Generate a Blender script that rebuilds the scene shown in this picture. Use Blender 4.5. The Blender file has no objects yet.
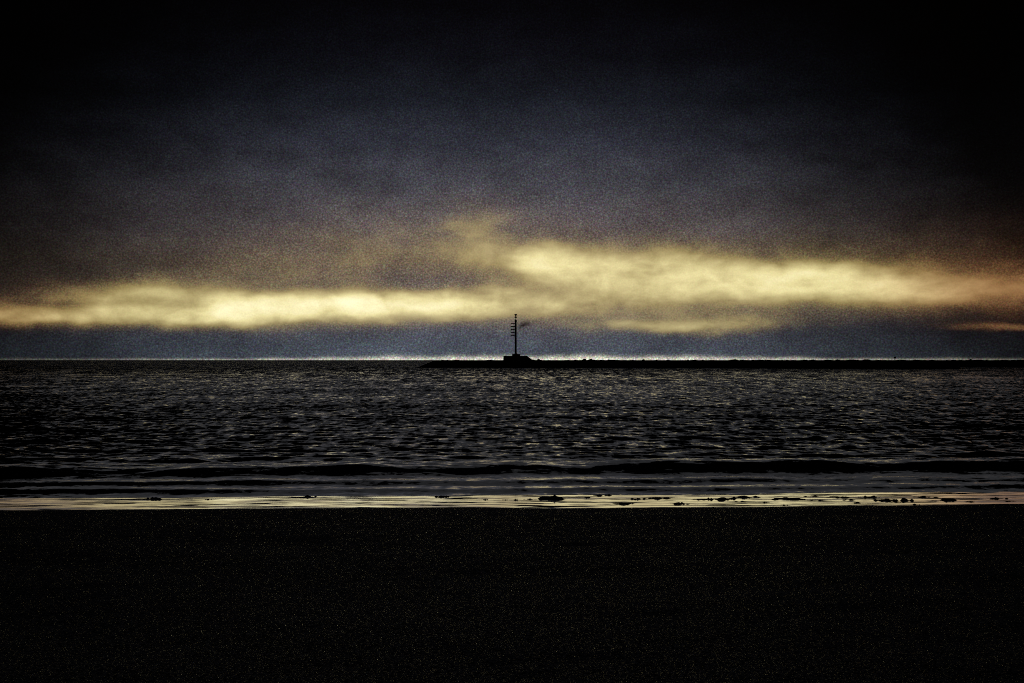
import bpy, bmesh, math, random
import numpy as np
from mathutils import Vector, noise as mnoise

random.seed(7)
RNG = np.random.default_rng(11)
SC = bpy.context.scene
COL = SC.collection
R = math.radians

# ------------------------------------------------------------------ camera
cam_d = bpy.data.cameras.new('camera')
cam = bpy.data.objects.new('camera', cam_d)
COL.objects.link(cam)
cam.location = (0, 0, 3.0)
cam.rotation_euler = (R(90), 0, 0)
cam_d.sensor_width = 36
cam_d.lens = 50
cam_d.shift_y = 0.0181            # level camera, horizon a little below the middle
cam_d.clip_start = 0.1
cam_d.clip_end = 120000
SC.camera = cam

# ------------------------------------------------------------------ exposure
SC.view_settings.view_transform = 'Standard'
SC.view_settings.look = 'None'
SC.view_settings.exposure = 0
SC.view_settings.gamma = 1
SC.view_settings.use_curve_mapping = False
SC.cycles.use_denoising = False
SC.cycles.max_bounces = 4
SC.cycles.filter_width = 1.0

# ------------------------------------------------------------------ sun (low, behind cloud)
SUN_EL, SUN_AZ = 1.5, 1.0
sl = bpy.data.lights.new('sun', 'SUN')
sl.energy = 0.023
sl.angle = R(43)             # light spread wide by the cloud
sl.color = (0.90, 0.92, 1.0)
sun = bpy.data.objects.new('sun', sl)
COL.objects.link(sun)
sd = Vector((math.sin(R(SUN_AZ)) * math.cos(R(SUN_EL)), math.cos(R(SUN_AZ)) * math.cos(R(SUN_EL)), math.sin(R(SUN_EL))))
sun.rotation_euler = sd.to_track_quat('Z', 'Y').to_euler()
sun.location = (0, 0, 60)


# ------------------------------------------------------------------ node helper
class NT:
    def __init__(self, tree):
        self.t = tree

    def n(self, kind, **kw):
        nd = self.t.nodes.new(kind)
        for k, v in kw.items():
            setattr(nd, k, v)
        return nd

    def link(self, a, b):
        self.t.links.new(a, b)

    def put(self, sock, v):
        if isinstance(v, bpy.types.NodeSocket):
            self.link(v, sock)
        else:
            sock.default_value = v

    def m(self, op, a, b=0.0, c=0.0, clamp=False):
        nd = self.n('ShaderNodeMath', operation=op, use_clamp=clamp)
        self.put(nd.inputs[0], a)
        self.put(nd.inputs[1], b)
        self.put(nd.inputs[2], c)
        return nd.outputs[0]

    def v(self, op, a, b=(0, 0, 0), scale=None):
        nd = self.n('ShaderNodeVectorMath', operation=op)
        self.put(nd.inputs[0], a)
        if scale is not None:
            self.put(nd.inputs['Scale'], scale)
        elif op not in ('NORMALIZE', 'LENGTH'):
            self.put(nd.inputs[1], b)
        return nd.outputs['Value'] if op in ('DOT_PRODUCT', 'LENGTH') else nd.outputs[0]

    def xyz(self, x, y, z):
        nd = self.n('ShaderNodeCombineXYZ')
        for s, q in zip(nd.inputs, (x, y, z)):
            self.put(s, q)
        return nd.outputs[0]

    def sep(self, v):
        nd = self.n('ShaderNodeSeparateXYZ')
        self.put(nd.inputs[0], v)
        return nd.outputs

    def noise(self, vec, scale, detail=3.0, rough=0.5, dist=0.0, color=False):
        nd = self.n('ShaderNodeTexNoise')
        self.put(nd.inputs['Vector'], vec)
        nd.inputs['Scale'].default_value = scale
        nd.inputs['Detail'].default_value = detail
        nd.inputs['Roughness'].default_value = rough
        nd.inputs['Distortion'].default_value = dist
        return nd.outputs['Color'] if color else nd.outputs[0]

    def ramp(self, fac, stops, mode='EASE'):
        nd = self.n('ShaderNodeValToRGB')
        cr = nd.color_ramp
        cr.interpolation = mode
        while len(cr.elements) < len(stops):
            cr.elements.new(0.5)
        for e, (p, c) in zip(cr.elements, stops):
            e.position = p
            e.color = (c, c, c, 1) if isinstance(c, (int, float)) else (*c, 1)
        self.put(nd.inputs[0], fac)
        return nd.outputs[0]

    def maprange(self, x, a, b, c=0.0, d=1.0, smooth=True):
        nd = self.n('ShaderNodeMapRange', interpolation_type='SMOOTHSTEP' if smooth else 'LINEAR')
        self.put(nd.inputs[0], x)
        for i, q in enumerate((a, b, c, d)):
            self.put(nd.inputs[i + 1], q)
        return nd.outputs[0]

    def mix(self, f, a, b):
        nd = self.n('ShaderNodeMix', data_type='RGBA')
        self.put(nd.inputs[0], f)
        self.put(nd.inputs[6], a if isinstance(a, bpy.types.NodeSocket) else (*a, 1))
        self.put(nd.inputs[7], b if isinstance(b, bpy.types.NodeSocket) else (*b, 1))
        return nd.outputs[2]


def srgb(r, g, b):
    f = lambda c: (c / 255 / 12.92) if c <= 10 else ((c / 255 + 0.055) / 1.055) ** 2.4
    return (f(r), f(g), f(b))


# ------------------------------------------------------------------ world: dusk sky under a storm deck
world = bpy.data.worlds.new('World')
SC.world = world
world.use_nodes = True
world.cycles.sampling_method = 'NONE'
wt = world.node_tree
wt.nodes.clear()
W = NT(wt)
wout = W.n('ShaderNodeOutputWorld')
geo = W.n('ShaderNodeTexCoord')
D3 = W.v('NORMALIZE', geo.outputs['Generated'])
dx, dy, dz = W.sep(D3)
az = W.m('MULTIPLY', W.m('ARCTAN2', dx, dy), 180 / math.pi)
el = W.m('MULTIPLY', W.m('ARCSINE', dz), 180 / math.pi)
# cloud coordinates: stretched sideways as a deck seen edge on
CP = W.xyz(W.m('MULTIPLY', az, 0.30), W.m('MULTIPLY', el, 0.72), 0.0)
w1 = W.v('SUBTRACT', W.noise(CP, 1.0, 2, 0.5, color=True), (0.5, 0.5, 0.5))
w1 = W.v('MULTIPLY', w1, (4.0, 0.7, 0))
w2 = W.v('SUBTRACT', W.noise(W.v('ADD', CP, (7.3, 2.1, 4.0)), 3.0, 2, 0.5, color=True), (0.5, 0.5, 0.5))
w2 = W.v('MULTIPLY', w2, (1.1, 0.24, 0))
P = W.v('ADD', W.v('ADD', W.xyz(az, el, 0), w1), w2)
PX = W.sep(P)


def lobe(c, s, a, src=None):
    q = W.v('DIVIDE', W.v('SUBTRACT', src or P, (c[0], c[1], 0)), (s[0], s[1], 1))
    e = W.m('EXPONENT', W.m('MULTIPLY', W.v('DOT_PRODUCT', q, q), -0.5))
    return W.m('MULTIPLY', e, a)


def total(parts):
    acc = parts[0]
    for p in parts[1:]:
        acc = W.m('ADD', acc, p)
    return acc


# break in the deck where the evening light comes through: (azimuth, elevation), spread, strength
GAP = [
    ((-19.0, 1.75), (4.2, 0.24), 0.50), ((-14.4, 2.60), (1.9, 0.34), 0.48), ((-12.0, 1.85), (3.2, 0.30), 0.50), ((-10.9, 2.3), (1.6, 0.3), 0.35),
    ((-9.0, 2.05), (3.0, 0.36), 0.60), ((-5.0, 2.20), (3.2, 0.33), 0.85), ((-2.4, 2.2), (2.2, 0.38), 0.34),
    ((1.3, 3.95), (1.0, 0.42), 0.50), ((3.6, 3.75), (2.6, 0.50), 0.50), ((3.4, 2.6), (3.6, 0.65), 0.22),
    ((7.0, 3.35), (3.2, 0.62), 0.42), ((9.9, 2.85), (1.8, 0.40), 0.46), ((12.7, 3.10), (1.8, 0.50), 0.60),
    ((15.2, 2.85), (2.2, 0.46), 0.36), ((17.8, 2.75), (2.2, 0.42), 0.32), ((20.8, 2.85), (2.2, 0.40), 0.10),
    ((-1.4, 4.75), (0.85, 0.7), 0.25), ((-3.2, 4.8), (2.8, 0.9), 0.09), ((-6.5, 4.1), (3.0, 0.7), 0.08), ((-10.0, 3.3), (3.0, 0.5), 0.08),
    ((-8.0, 2.3), (6.0, 0.65), 0.09), ((8.0, 3.3), (7.5, 1.0), 0.09), ((3.0, 1.9), (5.0, 0.5), 0.06), ((1.5, 4.0), (7.0, 1.5), 0.032),
    ((6.6, 1.32), (2.2, 0.17), 0.42), ((8.2, 1.6), (2.0, 0.22), 0.14), ((19.3, 1.32), (1.1, 0.09), 0.15),
]
YI = total([lobe(*g) for g in GAP])
HOLES = [((-13.3, 2.2), (1.1, 0.22), 0.30), ((-2.7, 3.25), (2.4, 0.45), 0.14)]
YI = W.m('SUBTRACT', YI, total([lobe(*h) for h in HOLES]))
fb = W.noise(W.v('ADD', CP, (3.1, 9.7, 1.0)), 2.0, 3, 0.5)
YI = W.m('MULTIPLY', YI, W.maprange(fb, 0.2, 0.8, 0.62, 1.3, smooth=False))
puff = W.noise(W.xyz(W.m('MULTIPLY', az, 0.75), el, 3.0), 1.1, 3, 0.55, 0.6)
YI = W.m('MULTIPLY', YI, W.maprange(puff, 0.25, 0.75, 0.76, 1.2, smooth=False))
YI = W.m('MAXIMUM', YI, 0.0)
YI = W.m('SUBTRACT', 1.0, W.m('EXPONENT', W.m('MULTIPLY', YI, -1.35)))

# unlit deck: grey blue, thinning towards the break, heavy overhead, with lens vignetting painted in towards top and sides
t_el = W.m('DIVIDE', W.m('ADD', PX[1], 0.0), 20.0, clamp=True)
deck = W.ramp(t_el, [  # by elevation
    (0.000, srgb(75, 83, 93)), (0.055, srgb(69, 75, 87)), (0.10, srgb(92, 86, 86)), (0.20, srgb(100, 89, 82)),
    (0.27, srgb(90, 84, 87)), (0.35, srgb(70, 70, 78)), (0.43, srgb(47, 49, 59)), (0.51, srgb(26, 29, 37)),
    (0.60, srgb(11, 12, 18)), (0.70, srgb(4, 4, 7)), (1.0, srgb(1.5, 1.5, 2.5))], 'LINEAR')
qa = W.m('DIVIDE', W.m('ADD', PX[0], 1.0), W.maprange(el, 0.0, 9.0, 13.8, 10.6, smooth=False))
side = W.m('EXPONENT', W.m('MULTIPLY', W.m('POWER', W.m('ABSOLUTE', qa), 2.7), -0.8))
side = W.m('MAXIMUM', side, 0.02)
dn = W.noise(W.v('ADD', CP, (1.7, 5.5, 8.0)), 1.0, 3, 0.5)
side = W.m('MULTIPLY', side, W.maprange(dn, 0.25, 0.75, 0.75, 1.2, smooth=False))
side = W.m('MULTIPLY', side, W.maprange(puff, 0.25, 0.75, 0.84, 1.16, smooth=False))
deck = W.v('SCALE', deck, scale=side)
# warm light in the break, cream where it is thinnest, ember at its far ends
warm = W.ramp(YI, [(0.0, srgb(140, 112, 72)), (0.35, srgb(209, 185, 112)), (0.7, srgb(251, 237, 170)), (1.0, srgb(255, 251, 212))], 'LINEAR')
ember = W.maprange(W.m('ABSOLUTE', W.m('SUBTRACT', az, -1.0)), 13.0, 21.0)
warm = W.mix(W.m('MULTIPLY', ember, W.maprange(az, -5.0, 5.0, 0.38, 0.62)), warm, srgb(210, 132, 88))
warm = W.v('SCALE', warm, scale=W.m('MULTIPLY', YI, 1.2))
cloudc = W.v('ADD', W.v('SCALE', deck, scale=W.m('SUBTRACT', 1.0, W.m('MULTIPLY', YI, 0.8))), warm)
# pale clear slit right on the sea horizon
sa = W.m('EXPONENT', W.m('MULTIPLY', W.m('POWER', W.m('DIVIDE', W.m('SUBTRACT', az, 1.8), 11.5), 2.0), -0.8))
sn = W.maprange(W.noise(W.xyz(W.m('MULTIPLY', az, 0.5), 0, 0), 1.0, 2), 0.3, 0.7, 0.7, 1.1)
sh = W.m('MULTIPLY', W.maprange(sa, 0.3, 1.0, 0.07, 0.16), sn)
slit = W.m('EXPONENT', W.m('MULTIPLY', W.m('POWER', W.m('DIVIDE', W.m('MAXIMUM', el, 0.0), sh), 2.0), -1.0))
slit = W.m('MULTIPLY', slit, W.m('MULTIPLY', sa, sn))
cloudc = W.v('ADD', cloudc, W.v('SCALE', W.xyz(0.74, 0.70, 0.54), scale=slit))
# small dark scud
raw = W.xyz(az, el, 0)
rr = W.v('ADD', raw, W.v('MULTIPLY', W.v('SUBTRACT', W.noise(raw, 6.0, 3, color=True), (0.5, 0.5, 0.5)), (0.25, 0.25, 0)))
rx, ry, _ = W.sep(rr)
ux = W.m('SUBTRACT', rx, 0.45)
uy = W.m('SUBTRACT', W.m('SUBTRACT', ry, 1.41), W.m('MULTIPLY', ux, 0.35))
scud = W.m('EXPONENT', W.m('MULTIPLY', W.m('ADD', W.m('POWER', W.m('DIVIDE', ux, 0.20), 2.0), W.m('POWER', W.m('DIVIDE', uy, 0.085), 2.0)), -0.7))
cloudc = W.v('SCALE', cloudc, scale=W.m('SUBTRACT', 1.0, W.m('MULTIPLY', scud, 0.85)))
# fine mottling painted over the cloud colour to imitate film grain
fine = W.v('SUBTRACT', W.noise(raw, 15.0, 1, 0.6, color=True), (0.5, 0.5, 0.5))
fl = W.v('DOT_PRODUCT', fine, (0.6, 0.6, 0.6))
amp = W.maprange(YI, 0.03, 0.45, 1.3, 0.14)
fine = W.v('SCALE', W.v('ADD', W.v('SCALE', fine, scale=0.7), W.xyz(fl, fl, fl)), scale=amp)
fx_, fy_, fz_ = W.sep(fine)
fine = W.xyz(*[W.m('EXPONENT', W.m('MULTIPLY', q, 1.25)) for q in (fx_, fy_, fz_)])
cloudc = W.v('MULTIPLY', cloudc, fine)

sky = W.n('ShaderNodeTexSky', sky_type='NISHITA')
sky.sun_disc = False
sky.sun_elevation = R(SUN_EL)
sky.sun_rotation = R(SUN_AZ)
b_sky = W.n('ShaderNodeBackground')
W.link(sky.outputs[0], b_sky.inputs[0])
b_sky.inputs[1].default_value = 0.05
b_cl = W.n('ShaderNodeBackground')
W.link(cloudc, b_cl.inputs[0])
b_cl.inputs[1].default_value = 1.0
cover = W.n('ShaderNodeMixShader')
cover.inputs[0].default_value = 0.998
W.link(b_sky.outputs[0], cover.inputs[1])
W.link(b_cl.outputs[0], cover.inputs[2])
W.link(cover.outputs[0], wout.inputs[0])


# ------------------------------------------------------------------ tags and mesh helpers
def tag(o, label=None, cat=None, group=None, kind=None):
    for k, q in (('label', label), ('category', cat), ('group', group), ('kind', kind)):
        if q:
            o[k] = q
    return o


def link(o, parent=None):
    COL.objects.link(o)
    if parent is not None:
        o.parent = parent
    return o


def grid_mesh(name, X, Y, Z, mat, smooth=True):
    nr, nc = X.shape
    co = np.stack([X, Y, Z], -1).reshape(-1, 3).astype(np.float32)
    i = np.arange(nr * nc).reshape(nr, nc)
    q = np.stack([i[:-1, :-1], i[:-1, 1:], i[1:, 1:], i[1:, :-1]], -1).reshape(-1, 4)
    me = bpy.data.meshes.new(name)
    me.vertices.add(len(co))
    me.vertices.foreach_set('co', co.ravel())
    me.loops.add(q.size)
    me.loops.foreach_set('vertex_index', q.ravel().astype(np.int32))
    me.polygons.add(len(q))
    me.polygons.foreach_set('loop_start', np.arange(0, q.size, 4, dtype=np.int32))
    me.polygons.foreach_set('loop_total', np.full(len(q), 4, np.int32))
    me.polygons.foreach_set('use_smooth', np.full(len(q), smooth))
    me.update()
    me.validate()
    me.materials.append(mat)
    return link(bpy.data.objects.new(name, me))


def bm_obj(name, bm, mat, parent=None, smooth=False):
    bmesh.ops.recalc_face_normals(bm, faces=bm.faces)
    me = bpy.data.meshes.new(name)
    bm.to_mesh(me)
    bm.free()
    for p in me.polygons:
        p.use_smooth = smooth
    me.materials.append(mat)
    return link(bpy.data.objects.new(name, me), parent)


def add_box(bm, x0, x1, y0, y1, z0, z1, top=1.0):
    cx, cy = (x0 + x1) / 2, (y0 + y1) / 2
    vs = []
    for z, k in ((z0, 1.0), (z1, top)):
        for x, y in ((x0, y0), (x1, y0), (x1, y1), (x0, y1)):
            vs.append(bm.verts.new((cx + (x - cx) * k, cy + (y - cy) * k, z)))
    for f in ((0, 3, 2, 1), (4, 5, 6, 7), (0, 1, 5, 4), (1, 2, 6, 5), (2, 3, 7, 6), (3, 0, 4, 7)):
        bm.faces.new([vs[i] for i in f])


def add_tube(bm, a, b, r0, r1=None, seg=12):
    r1 = r0 if r1 is None else r1
    a, b = Vector(a), Vector(b)
    d = (b - a).normalized()
    u = d.orthogonal().normalized()
    w = d.cross(u)
    rings = []
    for c, r in ((a, r0), (b, r1)):
        rings.append([bm.verts.new(c + (u * math.cos(t) + w * math.sin(t)) * r) for t in [2 * math.pi * k / seg for k in range(seg)]])
    for k in range(seg):
        bm.faces.new((rings[0][k], rings[0][(k + 1) % seg], rings[1][(k + 1) % seg], rings[1][k]))
    bm.faces.new(rings[0][::-1])
    bm.faces.new(rings[1])


def add_lathe(bm, prof, cx, cy, seg=20):
    rings = []
    for r, z in prof:
        rings.append([bm.verts.new((cx + r * math.cos(2 * math.pi * k / seg), cy + r * math.sin(2 * math.pi * k / seg), z)) for k in range(seg)])
    for a, b in zip(rings, rings[1:]):
        for k in range(seg):
            bm.faces.new((a[k], a[(k + 1) % seg], b[(k + 1) % seg], b[k]))
    bm.faces.new(rings[0][::-1])
    bm.faces.new(rings[-1])


def add_rock(bm, c, r, sq, seed, sub=1):
    res = bmesh.ops.create_icosphere(bm, subdivisions=sub, radius=1.0)
    off = Vector((seed * 3.7, seed * 1.3, seed * 2.1))
    for v in res['verts']:
        p = v.co.copy()
        k = 0.78 + 0.5 * mnoise.noise(p * 1.1 + off) + 0.25 * mnoise.noise(p * 2.7 + off)
        v.co = Vector((p.x * sq[0], p.y * sq[1], p.z * sq[2])) * (r * k) + Vector(c)


# ------------------------------------------------------------------ materials
def new_mat(name):
    mt = bpy.data.materials.new(name)
    mt.use_nodes = True
    T = NT(mt.node_tree)
    return mt, T, mt.node_tree.nodes['Principled BSDF']


def plain_mat(name, c0, c1, scale, rough=0.85, bump=0.0, spec=0.3):
    mt, T, b = new_mat(name)
    tc = T.n('ShaderNodeTexCoord').outputs['Object']
    f = T.noise(tc, scale, 6, 0.6)
    T.link(T.mix(T.maprange(f, 0.3, 0.7), c0, c1), b.inputs['Base Color'])
    b.inputs['Roughness'].default_value = rough
    b.inputs['Specular IOR Level'].default_value = spec
    if bump:
        bp = T.n('ShaderNodeBump')
        bp.inputs['Strength'].default_value = bump
        bp.inputs['Distance'].default_value = 0.05
        T.link(f, bp.inputs['Height'])
        T.link(bp.outputs[0], b.inputs['Normal'])
    return mt


def shore_coord(T):
    pos = T.n('ShaderNodeNewGeometry').outputs['Position']
    x, y, z = T.sep(pos)
    return pos, x, y, T.m('SUBTRACT', y, T.m('MULTIPLY', x, 0.07))


def sea_material():
    mt, T, b = new_mat('sea_water')
    pos, x, y, s = shore_coord(T)
    b.inputs['Base Color'].default_value = (0.004, 0.006, 0.008, 1)
    b.inputs['IOR'].default_value = 1.333
    b.inputs['Roughness'].default_value = 0.06
    # small wind ripples as surface slopes; they die out in the last shallow metres
    n1 = T.v('SUBTRACT', T.noise(T.v('MULTIPLY', pos, (3.0, 6.0, 0)), 1.0, 3, 0.6, color=True), (0.5, 0.5, 0.5))
    n2 = T.v('SUBTRACT', T.noise(T.v('MULTIPLY', pos, (9.0, 13.0, 0)), 1.0, 2, 0.6, color=True), (0.5, 0.5, 0.5))
    n3 = T.v('SUBTRACT', T.noise(T.v('MULTIPLY', pos, (3.0, 0.5, 0)), 1.0, 2, 0.6, color=True), (0.5, 0.5, 0.5))
    n4 = T.v('SUBTRACT', T.noise(T.v('MULTIPLY', pos, (0.9, 0.07, 0)), 1.0, 2, 0.6, color=True), (0.5, 0.5, 0.5))
    gust = T.m('SUBTRACT', T.noise(T.v('MULTIPLY', pos, (0.03, 0.06, 0)), 1.0, 3, 0.6), 0.5)
    sl_ = T.v('ADD', T.v('SCALE', n1, scale=0.26), T.v('SCALE', n2, scale=0.12))
    sl_ = T.v('ADD', sl_, T.v('SCALE', n3, scale=T.maprange(s, 36.0, 50.0, 0.12, 0.50)))
    sl_ = T.v('ADD', sl_, T.v('SCALE', n4, scale=T.maprange(s, 80.0, 250.0, 0.10, 0.55)))
    sl_ = T.v('ADD', sl_, T.xyz(0.0, T.m('ADD', T.m('ADD', T.maprange(s, 100.0, 480.0, -0.085, -0.155), T.maprange(s, 42.0, 62.0, 0.03, 0.0)), T.m('MULTIPLY', gust, T.maprange(s, 36.0, 60.0, 0.0, 0.17))), 0.0))
    sl_ = T.v('SCALE', sl_, scale=T.m('ADD', T.maprange(s, 31.0, 37.0, 0.7, 1.0), T.maprange(s, 90.0, 500.0, 0.0, 0.9)))
    sl_ = T.v('MULTIPLY', sl_, (1, 1, 0))
    nm = T.n('ShaderNodeNewGeometry').outputs['Normal']
    T.link(T.v('NORMALIZE', T.v('ADD', nm, sl_)), b.inputs['Normal'])
    return mt


def beach_material():
    mt, T, b = new_mat('beach_sand')
    pos, x, y, s = shore_coord(T)
    edge = T.m('MULTIPLY', T.m('SUBTRACT', T.noise(T.v('MULTIPLY', pos, (0.35, 1.0, 1)), 1.0, 6, 0.6), 0.5), 0.9)
    wet = T.maprange(T.m('ADD', s, edge), 27.93, 28.12)
    # coarse dark sand with paler shell grit
    vo = T.n('ShaderNodeTexVoronoi', feature='F1')
    T.link(T.v('MULTIPLY', pos, (1, 1, 0)), vo.inputs['Vector'])
    vo.inputs['Scale'].default_value = 75
    grit = T.m('POWER', T.sep(vo.outputs['Color'])[0], 5.0)
    patch = T.noise(pos, 0.6, 6, 0.65)
    dry = T.mix(T.maprange(patch, 0.3, 0.7), (0.175, 0.185, 0.215), (0.25, 0.265, 0.30))
    dry = T.mix(T.m('MULTIPLY', grit, 0.9), dry, T.mix(T.sep(vo.outputs['Color'])[1], (0.46, 0.44, 0.52), (0.56, 0.56, 0.56)))
    T.link(T.mix(wet, dry, (0.015, 0.014, 0.013)), b.inputs['Base Color'])
    T.link(T.m('SUBTRACT', 0.75, T.m('MULTIPLY', wet, 0.65)), b.inputs['Roughness'])
    T.link(T.m('ADD', 0.10, T.m('MULTIPLY', wet, 0.90)), b.inputs['Specular IOR Level'])
    b.inputs['IOR'].default_value = 1.45
    T.link(wet, b.inputs['Coat Weight'])
    b.inputs['Coat IOR'].default_value = 2.3
    b.inputs['Coat Roughness'].default_value = 0.05
    rp = T.v('SUBTRACT', T.noise(T.v('MULTIPLY', pos, (1.6, 5.0, 0)), 1.0, 3, 0.6, color=True), (0.5, 0.5, 0.5))
    rp = T.v('MULTIPLY', rp, (0.05, 0.022, 0))
    rid = T.maprange(T.noise(T.v('MULTIPLY', pos, (0.55, 3.4, 0)), 1.0, 3, 0.65), 0.52, 0.56)
    rp = T.v('ADD', rp, T.v('SCALE', T.xyz(0, -0.20, 0), scale=T.m('MULTIPLY', rid, wet)))
    gr = T.v('MULTIPLY', T.v('SUBTRACT', vo.outputs['Color'], (0.5, 0.5, 0.5)), (0.9, 0.9, 0))
    rp = T.v('ADD', rp, T.v('SCALE', gr, scale=T.m('SUBTRACT', 1.0, wet)))
    nm = T.n('ShaderNodeNewGeometry').outputs['Normal']
    nn = T.v('NORMALIZE', T.v('ADD', nm, rp))
    T.link(nn, b.inputs['Normal'])
    T.link(nn, b.inputs['Coat Normal'])
    return mt


M_SEA = sea_material()
M_BEACH = beach_material()
M_RUBBLE = plain_mat('dark_rubble', (0.018, 0.017, 0.016), (0.045, 0.042, 0.038), 0.8, 0.95, 0.6, 0.05)
M_CONC = plain_mat('weathered_concrete', (0.06, 0.058, 0.054), (0.12, 0.115, 0.105), 0.7, 0.95, 0.3, 0.05)
M_STEEL = plain_mat('dark_painted_steel', (0.02, 0.02, 0.021), (0.05, 0.045, 0.042), 2.0, 0.75, 0.0, 0.15)
M_GLASS = plain_mat('lantern_glass', (0.03, 0.035, 0.035), (0.04, 0.045, 0.045), 2.0, 0.3, 0.0, 0.4)
M_WEED = plain_mat('weedy_stone', (0.006, 0.007, 0.005), (0.022, 0.021, 0.015), 9.0, 0.95, 0.8, 0.03)


# ------------------------------------------------------------------ beach
def sines(X, Y, n, wl, spread, seed, base=math.pi / 2):
    r = np.random.default_rng(seed)
    out = np.zeros_like(X)
    for _ in range(n):
        L = math.exp(r.uniform(math.log(wl[0]), math.log(wl[1])))
        a = base + r.normal(0, spread)
        k = 2 * math.pi / L
        out += L * np.sin(k * (X * math.cos(a) + Y * math.sin(a)) + r.uniform(0, 6.28))
    return out / (wl[1] * math.sqrt(n / 2))


S_WATER, S_WET = 31.6, 28.0


def beach_z(X, Y):
    S = Y - 0.07 * X
    pts_s = [-80, -12, -2, 6, 16, 24, 27.3, 28.0, 31.6, 36, 60]
    pts_z = [4.5, 2.0, 1.45, 1.12, 0.66, 0.30, 0.125, 0.092, 0.0, -0.16, -1.2]
    Z = np.interp(S, pts_s, pts_z)
    # the wet margin shelves a little more steeply on the left than on the right
    k = np.interp(X, [-12, -6, -1, 1, 4, 6, 10, 14], [1.30, 1.22, 1.16, 0.72, 0.78, 0.85, 0.94, 0.95])
    Z = Z * np.where(S > 26, 1 + (k - 1) * np.clip((S - 26) / 1.6, 0, 1), 1)
    wetness = np.clip((S - 27.6) / 0.8, 0, 1)
    dry = 1 - wetness
    Z = Z + dry * (0.025 * sines(X, Y, 10, (1.5, 6), 1.2, 3) + 0.006 * sines(X, Y, 12, (0.25, 0.8), 1.5, 4)) * np.clip((28 - S) / 4, 0, 1)
    Z = Z + wetness * (0.0018 * sines(X, Y, 14, (0.5, 2.4), 0.12, 5) + 0.004 * sines(X, Y, 8, (2.5, 9), 0.5, 6))
    return Z


fx = np.concatenate([-np.geomspace(900, 26, 24), np.arange(-25, 25.01, 0.1), np.geomspace(26, 900, 24)])
fy = np.concatenate([np.linspace(-80, 5, 24), np.arange(5.4, 25, 0.2), np.arange(25, 34.5, 0.05), np.linspace(35, 60, 8)])
BX, BS = np.meshgrid(fx, fy)
BY = BS + 0.07 * BX
tag(grid_mesh('beach', BX, BY, beach_z(BX, BY), M_BEACH), 'dark coarse sand beach with a glossy wet margin at the water', kind='structure')

# ------------------------------------------------------------------ sea
ys = [25.5]
while ys[-1] < 620:
    ys.append(ys[-1] + 0.085 + 0.002 * max(0, ys[-1] - 31))
ys = np.array(ys + list(np.geomspace(640, 60000, 60)))
tt = np.concatenate([np.linspace(-0.9, -0.43, 40), np.linspace(-0.42, 0.42, 640), np.linspace(0.43, 0.9, 40)])
SY, ST = np.meshgrid(ys, tt, indexing='ij')
SX = ST * (SY + 20)
SS = SY - 0.07 * SX
dyr = np.gradient(ys)[:, None]
dxr = (ys[:, None] + 20) * np.gradient(tt)[None, :]
SZ = np.zeros_like(SX)
rw = np.random.default_rng(21)
shoal = np.clip((SS - 33) / 14, 0, 1)
shoal = 0.12 + 0.88 * shoal * shoal * (3 - 2 * shoal)
for i in range(84):
    L = math.exp(rw.uniform(math.log(0.28), math.log(1.9)))
    a = math.pi / 2 + 0.07 + rw.normal(0, 0.6 if L < 2 else 0.35)
    k = 2 * math.pi / L
    amp = 0.0036 * L ** 0.9
    fade = np.clip(L / (3.0 * dyr) - 0.4, 0, 1) * np.clip(L / (max(abs(math.cos(a)), 0.15) * 3.0 * dxr) - 0.4, 0, 1)
    ph = k * (SX * math.cos(a) + SY * math.sin(a)) + rw.uniform(0, 6.28)
    SZ += amp * shoal * fade * np.sin(ph)
# low rollers coming in: crest distance, height, front, back
for s0, h, wf, wb, sd_ in ((32.9, 0.062, 0.40, 0.9, 1), (34.6, 0.10, 0.55, 1.3, 2), (38.2, 0.27, 0.95, 2.9, 3), (43.2, 0.13, 0.8, 2.2, 4),
                           (47.5, 0.08, 1.0, 1.8, 5), (53.5, 0.09, 1.1, 2.2, 6), (62, 0.09, 1.3, 2.6, 7), (74, 0.10, 1.6, 3.0, 8), (92, 0.10, 2.0, 4, 9)):
    r = np.random.default_rng(100 + sd_)
    wob = sum(0.10 * L ** 0.35 * np.sin(2 * math.pi * SX / L + r.uniform(0, 6.28)) for L in (5.3, 11, 19, 37)) * min(1.0, h / 0.06) * 0.42
    hm = 0.78 + 0.28 * np.sin(2 * math.pi * SX / 17 + r.uniform(0, 6.28)) * np.sin(2 * math.pi * SX / 29 + r.uniform(0, 6.28)) + 0.10 * np.sin(2 * math.pi * SX / 4.1 + r.uniform(0, 6.28))
    q = SS - (s0 + wob)
    SZ += h * hm * np.where(q < 0, np.exp(-(q / wf) ** 2), np.exp(-(q / wb) ** 2))
tag(grid_mesh('sea', SX, SY, SZ, M_SEA), 'dark choppy sea with low rollers nearing the beach', kind='structure')


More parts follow.
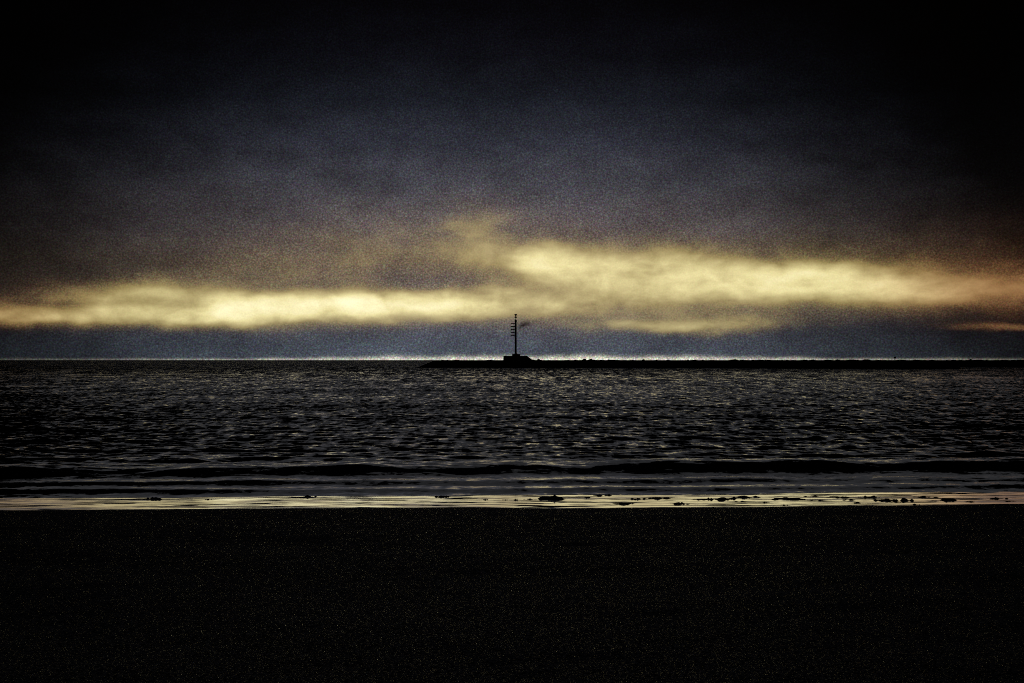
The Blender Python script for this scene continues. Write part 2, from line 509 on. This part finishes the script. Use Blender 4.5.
# ------------------------------------------------------------------ breakwaters
def breakwater(name, path, crest, half, label, seed, n_rock, bumps=()):
    root = link(bpy.data.objects.new(name, None))
    root.location = (path[0][0], path[0][1], 0)
    tag(root, label, 'breakwater', 'rubble breakwaters on the horizon')
    ox, oy = path[0]
    pts = np.array(path, float) - np.array([ox, oy])
    seg = np.linalg.norm(np.diff(pts, axis=0), axis=1)
    cum = np.concatenate([[0], np.cumsum(seg)])
    n = int(cum[-1] / 1.2)
    d = np.linspace(0, cum[-1], n)
    px, py = np.interp(d, cum, pts[:, 0]), np.interp(d, cum, pts[:, 1])
    r = np.random.default_rng(seed)
    ends = np.clip(np.minimum(d / 7.0, (cum[-1] - d) / 7.0), 0.02, 1)
    cz = crest * ends + r.normal(0, 0.07, n)
    prof = [(-half, -1.0), (-half * 0.75, 0.25), (-half * 0.33, 0.93), (half * 0.33, 1.0), (half * 0.75, 0.25), (half, -1.0)]
    bm = bmesh.new()
    rows = []
    for i in range(n):
        rows.append([bm.verts.new((px[i] + r.normal(0, 0.2), py[i] + o + r.normal(0, 0.25), (cz[i] * f if f > 0 else -1.5) + r.normal(0, 0.08))) for o, f in prof])
    for a, b in zip(rows, rows[1:]):
        for k in range(len(prof) - 1):
            bm.faces.new((a[k], a[k + 1], b[k + 1], b[k]))
    bm.faces.new(rows[0])
    bm.faces.new(rows[-1][::-1])
    bm_obj('mound', bm, M_RUBBLE, root)
    bm = bmesh.new()
    for i in range(n_rock):
        j = r.integers(2, n - 2)
        o = r.uniform(-half * 0.95, -half * 0.05)
        zz = np.interp(o, [p[0] for p in prof], [max(p[1], -0.1) for p in prof]) * cz[j]
        add_rock(bm, (px[j] + r.uniform(-0.6, 0.6), py[j] + o, zz - 0.4), r.uniform(0.45, 0.95), (1.2, 1.0, 0.6), i * 0.37 + seed)
    tag(bm_obj('rubble', bm, M_RUBBLE, root), kind='stuff')
    for k, (bx, br) in enumerate(bumps):
        j = int(np.argmin(abs(px + ox - bx)))
        bm = bmesh.new()
        add_rock(bm, (0, 0, 0), br, (1.3, 1.1, 0.8), seed + k * 1.7, 2)
        o = bm_obj('boulder', bm, M_RUBBLE, root)
        o.location = (bx - ox, py[j], cz[j] + br * 0.15)
    return root


BW = [(-37, 560), (-22, 557), (2, 554), (60, 538), (120, 495), (152, 482)]
breakwater('breakwater', BW, 3.0, 6.5, 'long low black rubble breakwater carrying the beacon', 5, 900,
           ((10.5, 0.5), (27.8, 0.8), (30.2, 0.65), (37, 0.4), (50, 0.4), (66, 0.35)))
breakwater('breakwater', [(96, 640), (150, 628), (330, 600), (460, 590)], 3.0, 6.5,
           'more distant rubble breakwater running off past the right edge', 9, 500, ((200, 0.5), (225, 0.6)))

# ------------------------------------------------------------------ beacon
BXc, BYc = 1.45, 554.0
beacon = link(bpy.data.objects.new('beacon', None))
beacon.location = (BXc, BYc, 0)
tag(beacon, 'tall dark beacon mast with side arms on a squat concrete block', 'beacon')

bm = bmesh.new()
# squat block with a sloping apron on its right side
prof = [(-4.85, -1.5), (-4.80, 4.50), (-4.55, 4.62), (4.45, 4.62), (4.75, 4.35), (6.1, 3.30), (8.2, 2.9), (8.4, -1.5)]
fa = [bm.verts.new((x, -4.2, z)) for x, z in prof]
ba = [bm.verts.new((x, 4.2, z)) for x, z in prof]
bm.faces.new(fa)
bm.faces.new(ba[::-1])
for k in range(len(prof)):
    q = (k + 1) % len(prof)
    bm.faces.new((fa[k], ba[k], ba[q], fa[q]))
base = bm_obj('foundation', bm, M_CONC, beacon)
bm = bmesh.new()
add_box(bm, -0.55, 0.55, -4.27, -4.197, 2.3, 4.2)
dr = bm_obj('door', bm, M_STEEL, base)
bm = bmesh.new()
add_box(bm, 0.28, 0.42, -4.34, -4.268, 3.15, 3.3)
bm = bm_obj('handle', bm, M_STEEL, base)
bm = bmesh.new()
add_box(bm, -1.45, 1.75, -1.6, 1.6, 4.618, 5.35, 0.93)
bm_obj('pedestal', bm, M_CONC, beacon)
bm = bmesh.new()
add_lathe(bm, [(0.62, 5.35), (0.62, 5.55), (0.40, 5.6), (0.34, 17.8), (0.44, 17.9), (0.44, 18.5), (0.20, 18.75), (0.10, 18.8), (0.09, 19.4)], 0, 0)
bm_obj('mast', bm, M_STEEL, beacon, True)
ARM_Z = (17.15, 16.05, 14.95, 13.80, 12.65)
for z in ARM_Z:
    bm = bmesh.new()
    add_box(bm, -2.0, -0.3, -0.18, 0.18, z - 0.19, z + 0.19)
    arm = bm_obj('arm', bm, M_STEEL, beacon)
    bm = bmesh.new()
    add_tube(bm, (-1.0, 0, z - 0.14), (-0.36, 0, z - 0.62), 0.05, 0.05, 6)
    bm_obj('brace', bm, M_STEEL, arm)
bm = bmesh.new()
add_lathe(bm, [(0.26, 19.4), (0.46, 19.5), (0.46, 19.8), (0.18, 19.95), (0.16, 20.15)], 0, 0, 14)
bm_obj('lantern', bm, M_GLASS, beacon, True)
bm = bmesh.new()
add_lathe(bm, [(0.16, 20.15), (0.22, 20.25), (0.52, 20.6), (0.52, 20.86), (0.05, 20.95)], 0, 0, 14)
bm_obj('top_mark', bm, M_STEEL, beacon, True)
bm = bmesh.new()
for sx in (-0.22, 0.22):
    add_tube(bm, (sx, -0.62, 5.5), (sx, -0.55, 17.6), 0.03, 0.03, 6)
for k in range(40):
    z = 5.7 + k * 0.3
    add_tube(bm, (-0.22, -0.61, z), (0.22, -0.61, z), 0.02, 0.02, 5)
bm_obj('ladder', bm, M_STEEL, beacon)

# ------------------------------------------------------------------ small far marker
post = link(bpy.data.objects.new('marker_post', None))
post.location = (132.0, 490.3, 2.7)
tag(post, 'short dark marker post on the right part of the near breakwater', 'post')
bm = bmesh.new()
add_tube(bm, (0, 0, 0), (0, 0, 0.9), 0.16, 0.13, 10)
bm_obj('shaft', bm, M_STEEL, post)
bm = bmesh.new()
add_box(bm, -0.38, 0.38, -0.2, 0.2, 0.9, 1.45, 0.85)
bm_obj('head', bm, M_STEEL, post)

# ------------------------------------------------------------------ weedy rocks along the waterline: x, shore distance, width, height, depth
ROCKS = [
    (-7.68, 30.41, 0.36, 0.107), (-6.46, 30.23, 0.11, 0.043), (-4.42, 31.08, 0.28, 0.087), (-1.53, 31.01, 0.26, 0.087), (-0.55, 30.09, 0.08, 0.042),
    (-0.15, 30.08, 0.08, 0.042), (0.08, 30.07, 0.06, 0.085), (0.38, 30.36, 0.19, 0.043), (0.84, 30.50, 0.62, 0.150), (1.60, 30.78, 0.15, 0.065),
    (1.99, 31.39, 0.31, 0.066), (2.36, 29.17, 0.35, 0.082), (2.80, 30.45, 0.32, 0.064), (3.16, 30.59, 0.37, 0.086), (3.44, 29.15, 0.27, 0.082),
    (4.04, 30.27, 0.32, 0.043), (4.38, 30.26, 0.36, 0.128), (4.75, 30.55, 0.28, 0.086), (3.93, 27.96, 0.12, 0.059), (5.12, 30.84, 0.43, 0.087),
    (4.76, 29.67, 0.19, 0.042), (5.80, 30.22, 0.74, 0.085), (5.50, 28.63, 0.14, 0.050), (5.25, 29.38, 0.14, 0.041), (6.56, 31.12, 0.33, 0.044),
    (6.42, 29.92, 0.23, 0.042), (7.06, 30.79, 0.45, 0.043), (7.14, 30.05, 0.23, 0.063), (7.10, 29.20, 0.14, 0.062), (7.75, 30.78, 0.32, 0.087),
    (7.82, 29.88, 0.32, 0.084), (8.26, 29.87, 0.29, 0.126), (8.00, 29.45, 0.29, 0.041), (9.09, 29.85, 0.52, 0.084), (8.93, 30.75, 0.37, 0.065),
    (10.34, 30.26, 0.32, 0.064), (10.34, 29.54, 0.19, 0.042), (9.47, 29.42, 0.23, 0.041), (8.15, 28.77, 0.14, 0.040)]
ROCKS.sort(key=lambda q: q[0] / q[1])
ONES = ['', 'first', 'second', 'third', 'fourth', 'fifth', 'sixth', 'seventh', 'eighth', 'ninth', 'tenth', 'eleventh', 'twelfth', 'thirteenth',
        'fourteenth', 'fifteenth', 'sixteenth', 'seventeenth', 'eighteenth', 'nineteenth']


def ordinal(n):
    if n < 20:
        return ONES[n]
    t, o = divmod(n, 10)
    if o == 0:
        return {2: 'twentieth', 3: 'thirtieth', 4: 'fortieth'}[t]
    return {2: 'twenty', 3: 'thirty', 4: 'forty'}[t] + '-' + ONES[o]


def rock(x, y, w, h, idx):
    r = random.Random(500 + idx)
    nx, ny = (34, 16) if w > 0.25 else (18, 12)
    dep = min(0.6, max(0.12, w * 0.8))
    lobes = [(r.uniform(-0.4, 0.4), 0, r.uniform(0.3, 0.5), 0.45, 1.0)] + [(r.uniform(-0.95, 0.95), r.uniform(-0.6, 0.6), r.uniform(0.12, 0.34), r.uniform(0.15, 0.4), r.uniform(0.35, 0.9)) for _ in range(7)]
    lobes += [(sx * r.uniform(0.75, 1.0), r.uniform(-0.2, 0.2), r.uniform(0.25, 0.45), 0.2, r.uniform(0.15, 0.35)) for sx in (-1, 1)]
    bm = bmesh.new()
    z0 = float(beach_z(np.array([[x]]), np.array([[y]]))[0, 0])
    grid = []
    for j in range(ny + 1):
        row = []
        for i in range(nx + 1):
            u, v = -1.5 + 3 * i / nx, -1.2 + 2.4 * j / ny
            hh = max(a * math.exp(-((u - cx) / sx) ** 2 - ((v - cy) / sy) ** 2) for cx, cy, sx, sy, a in lobes)
            hh *= 0.85 + 0.5 * mnoise.noise(Vector((u * 3.1, v * 3.1, idx * 1.9))) + 0.3 * mnoise.noise(Vector((u * 8, v * 8, idx)))
            row.append(bm.verts.new((u * w * 0.68, v * dep * 0.7, hh * h * 0.62 - 0.11 * h)))
        grid.append(row)
    for j in range(ny):
        for i in range(nx):
            bm.faces.new((grid[j][i], grid[j][i + 1], grid[j + 1][i + 1], grid[j + 1][i]))
    # skirt down into the sand so that the stone is a closed body
    ring = grid[0] + [g[-1] for g in grid[1:]] + grid[-1][-2::-1] + [g[0] for g in grid[-2:0:-1]]
    low = [bm.verts.new((q.co.x, q.co.y, -0.12)) for q in ring]
    for k in range(len(ring)):
        m_ = (k + 1) % len(ring)
        bm.faces.new((ring[k], ring[m_], low[m_], low[k]))
    bm.faces.new(low)
    o = bm_obj('rock', bm, M_WEED, None, True)
    o.location = (x, y, z0)
    o.rotation_euler.z = 0.07 + r.uniform(-0.06, 0.06)
    size = 'small' if w < 0.15 else ('long low' if w > 0.4 else ('flat' if h < 0.05 else 'lumpy'))
    tag(o, size + ' dark rock on the wet sand, ' + ordinal(idx) + ' rock from the left', 'rock', 'rocks along the waterline')


for n, q in enumerate(ROCKS):
    rock(*q, n + 1)
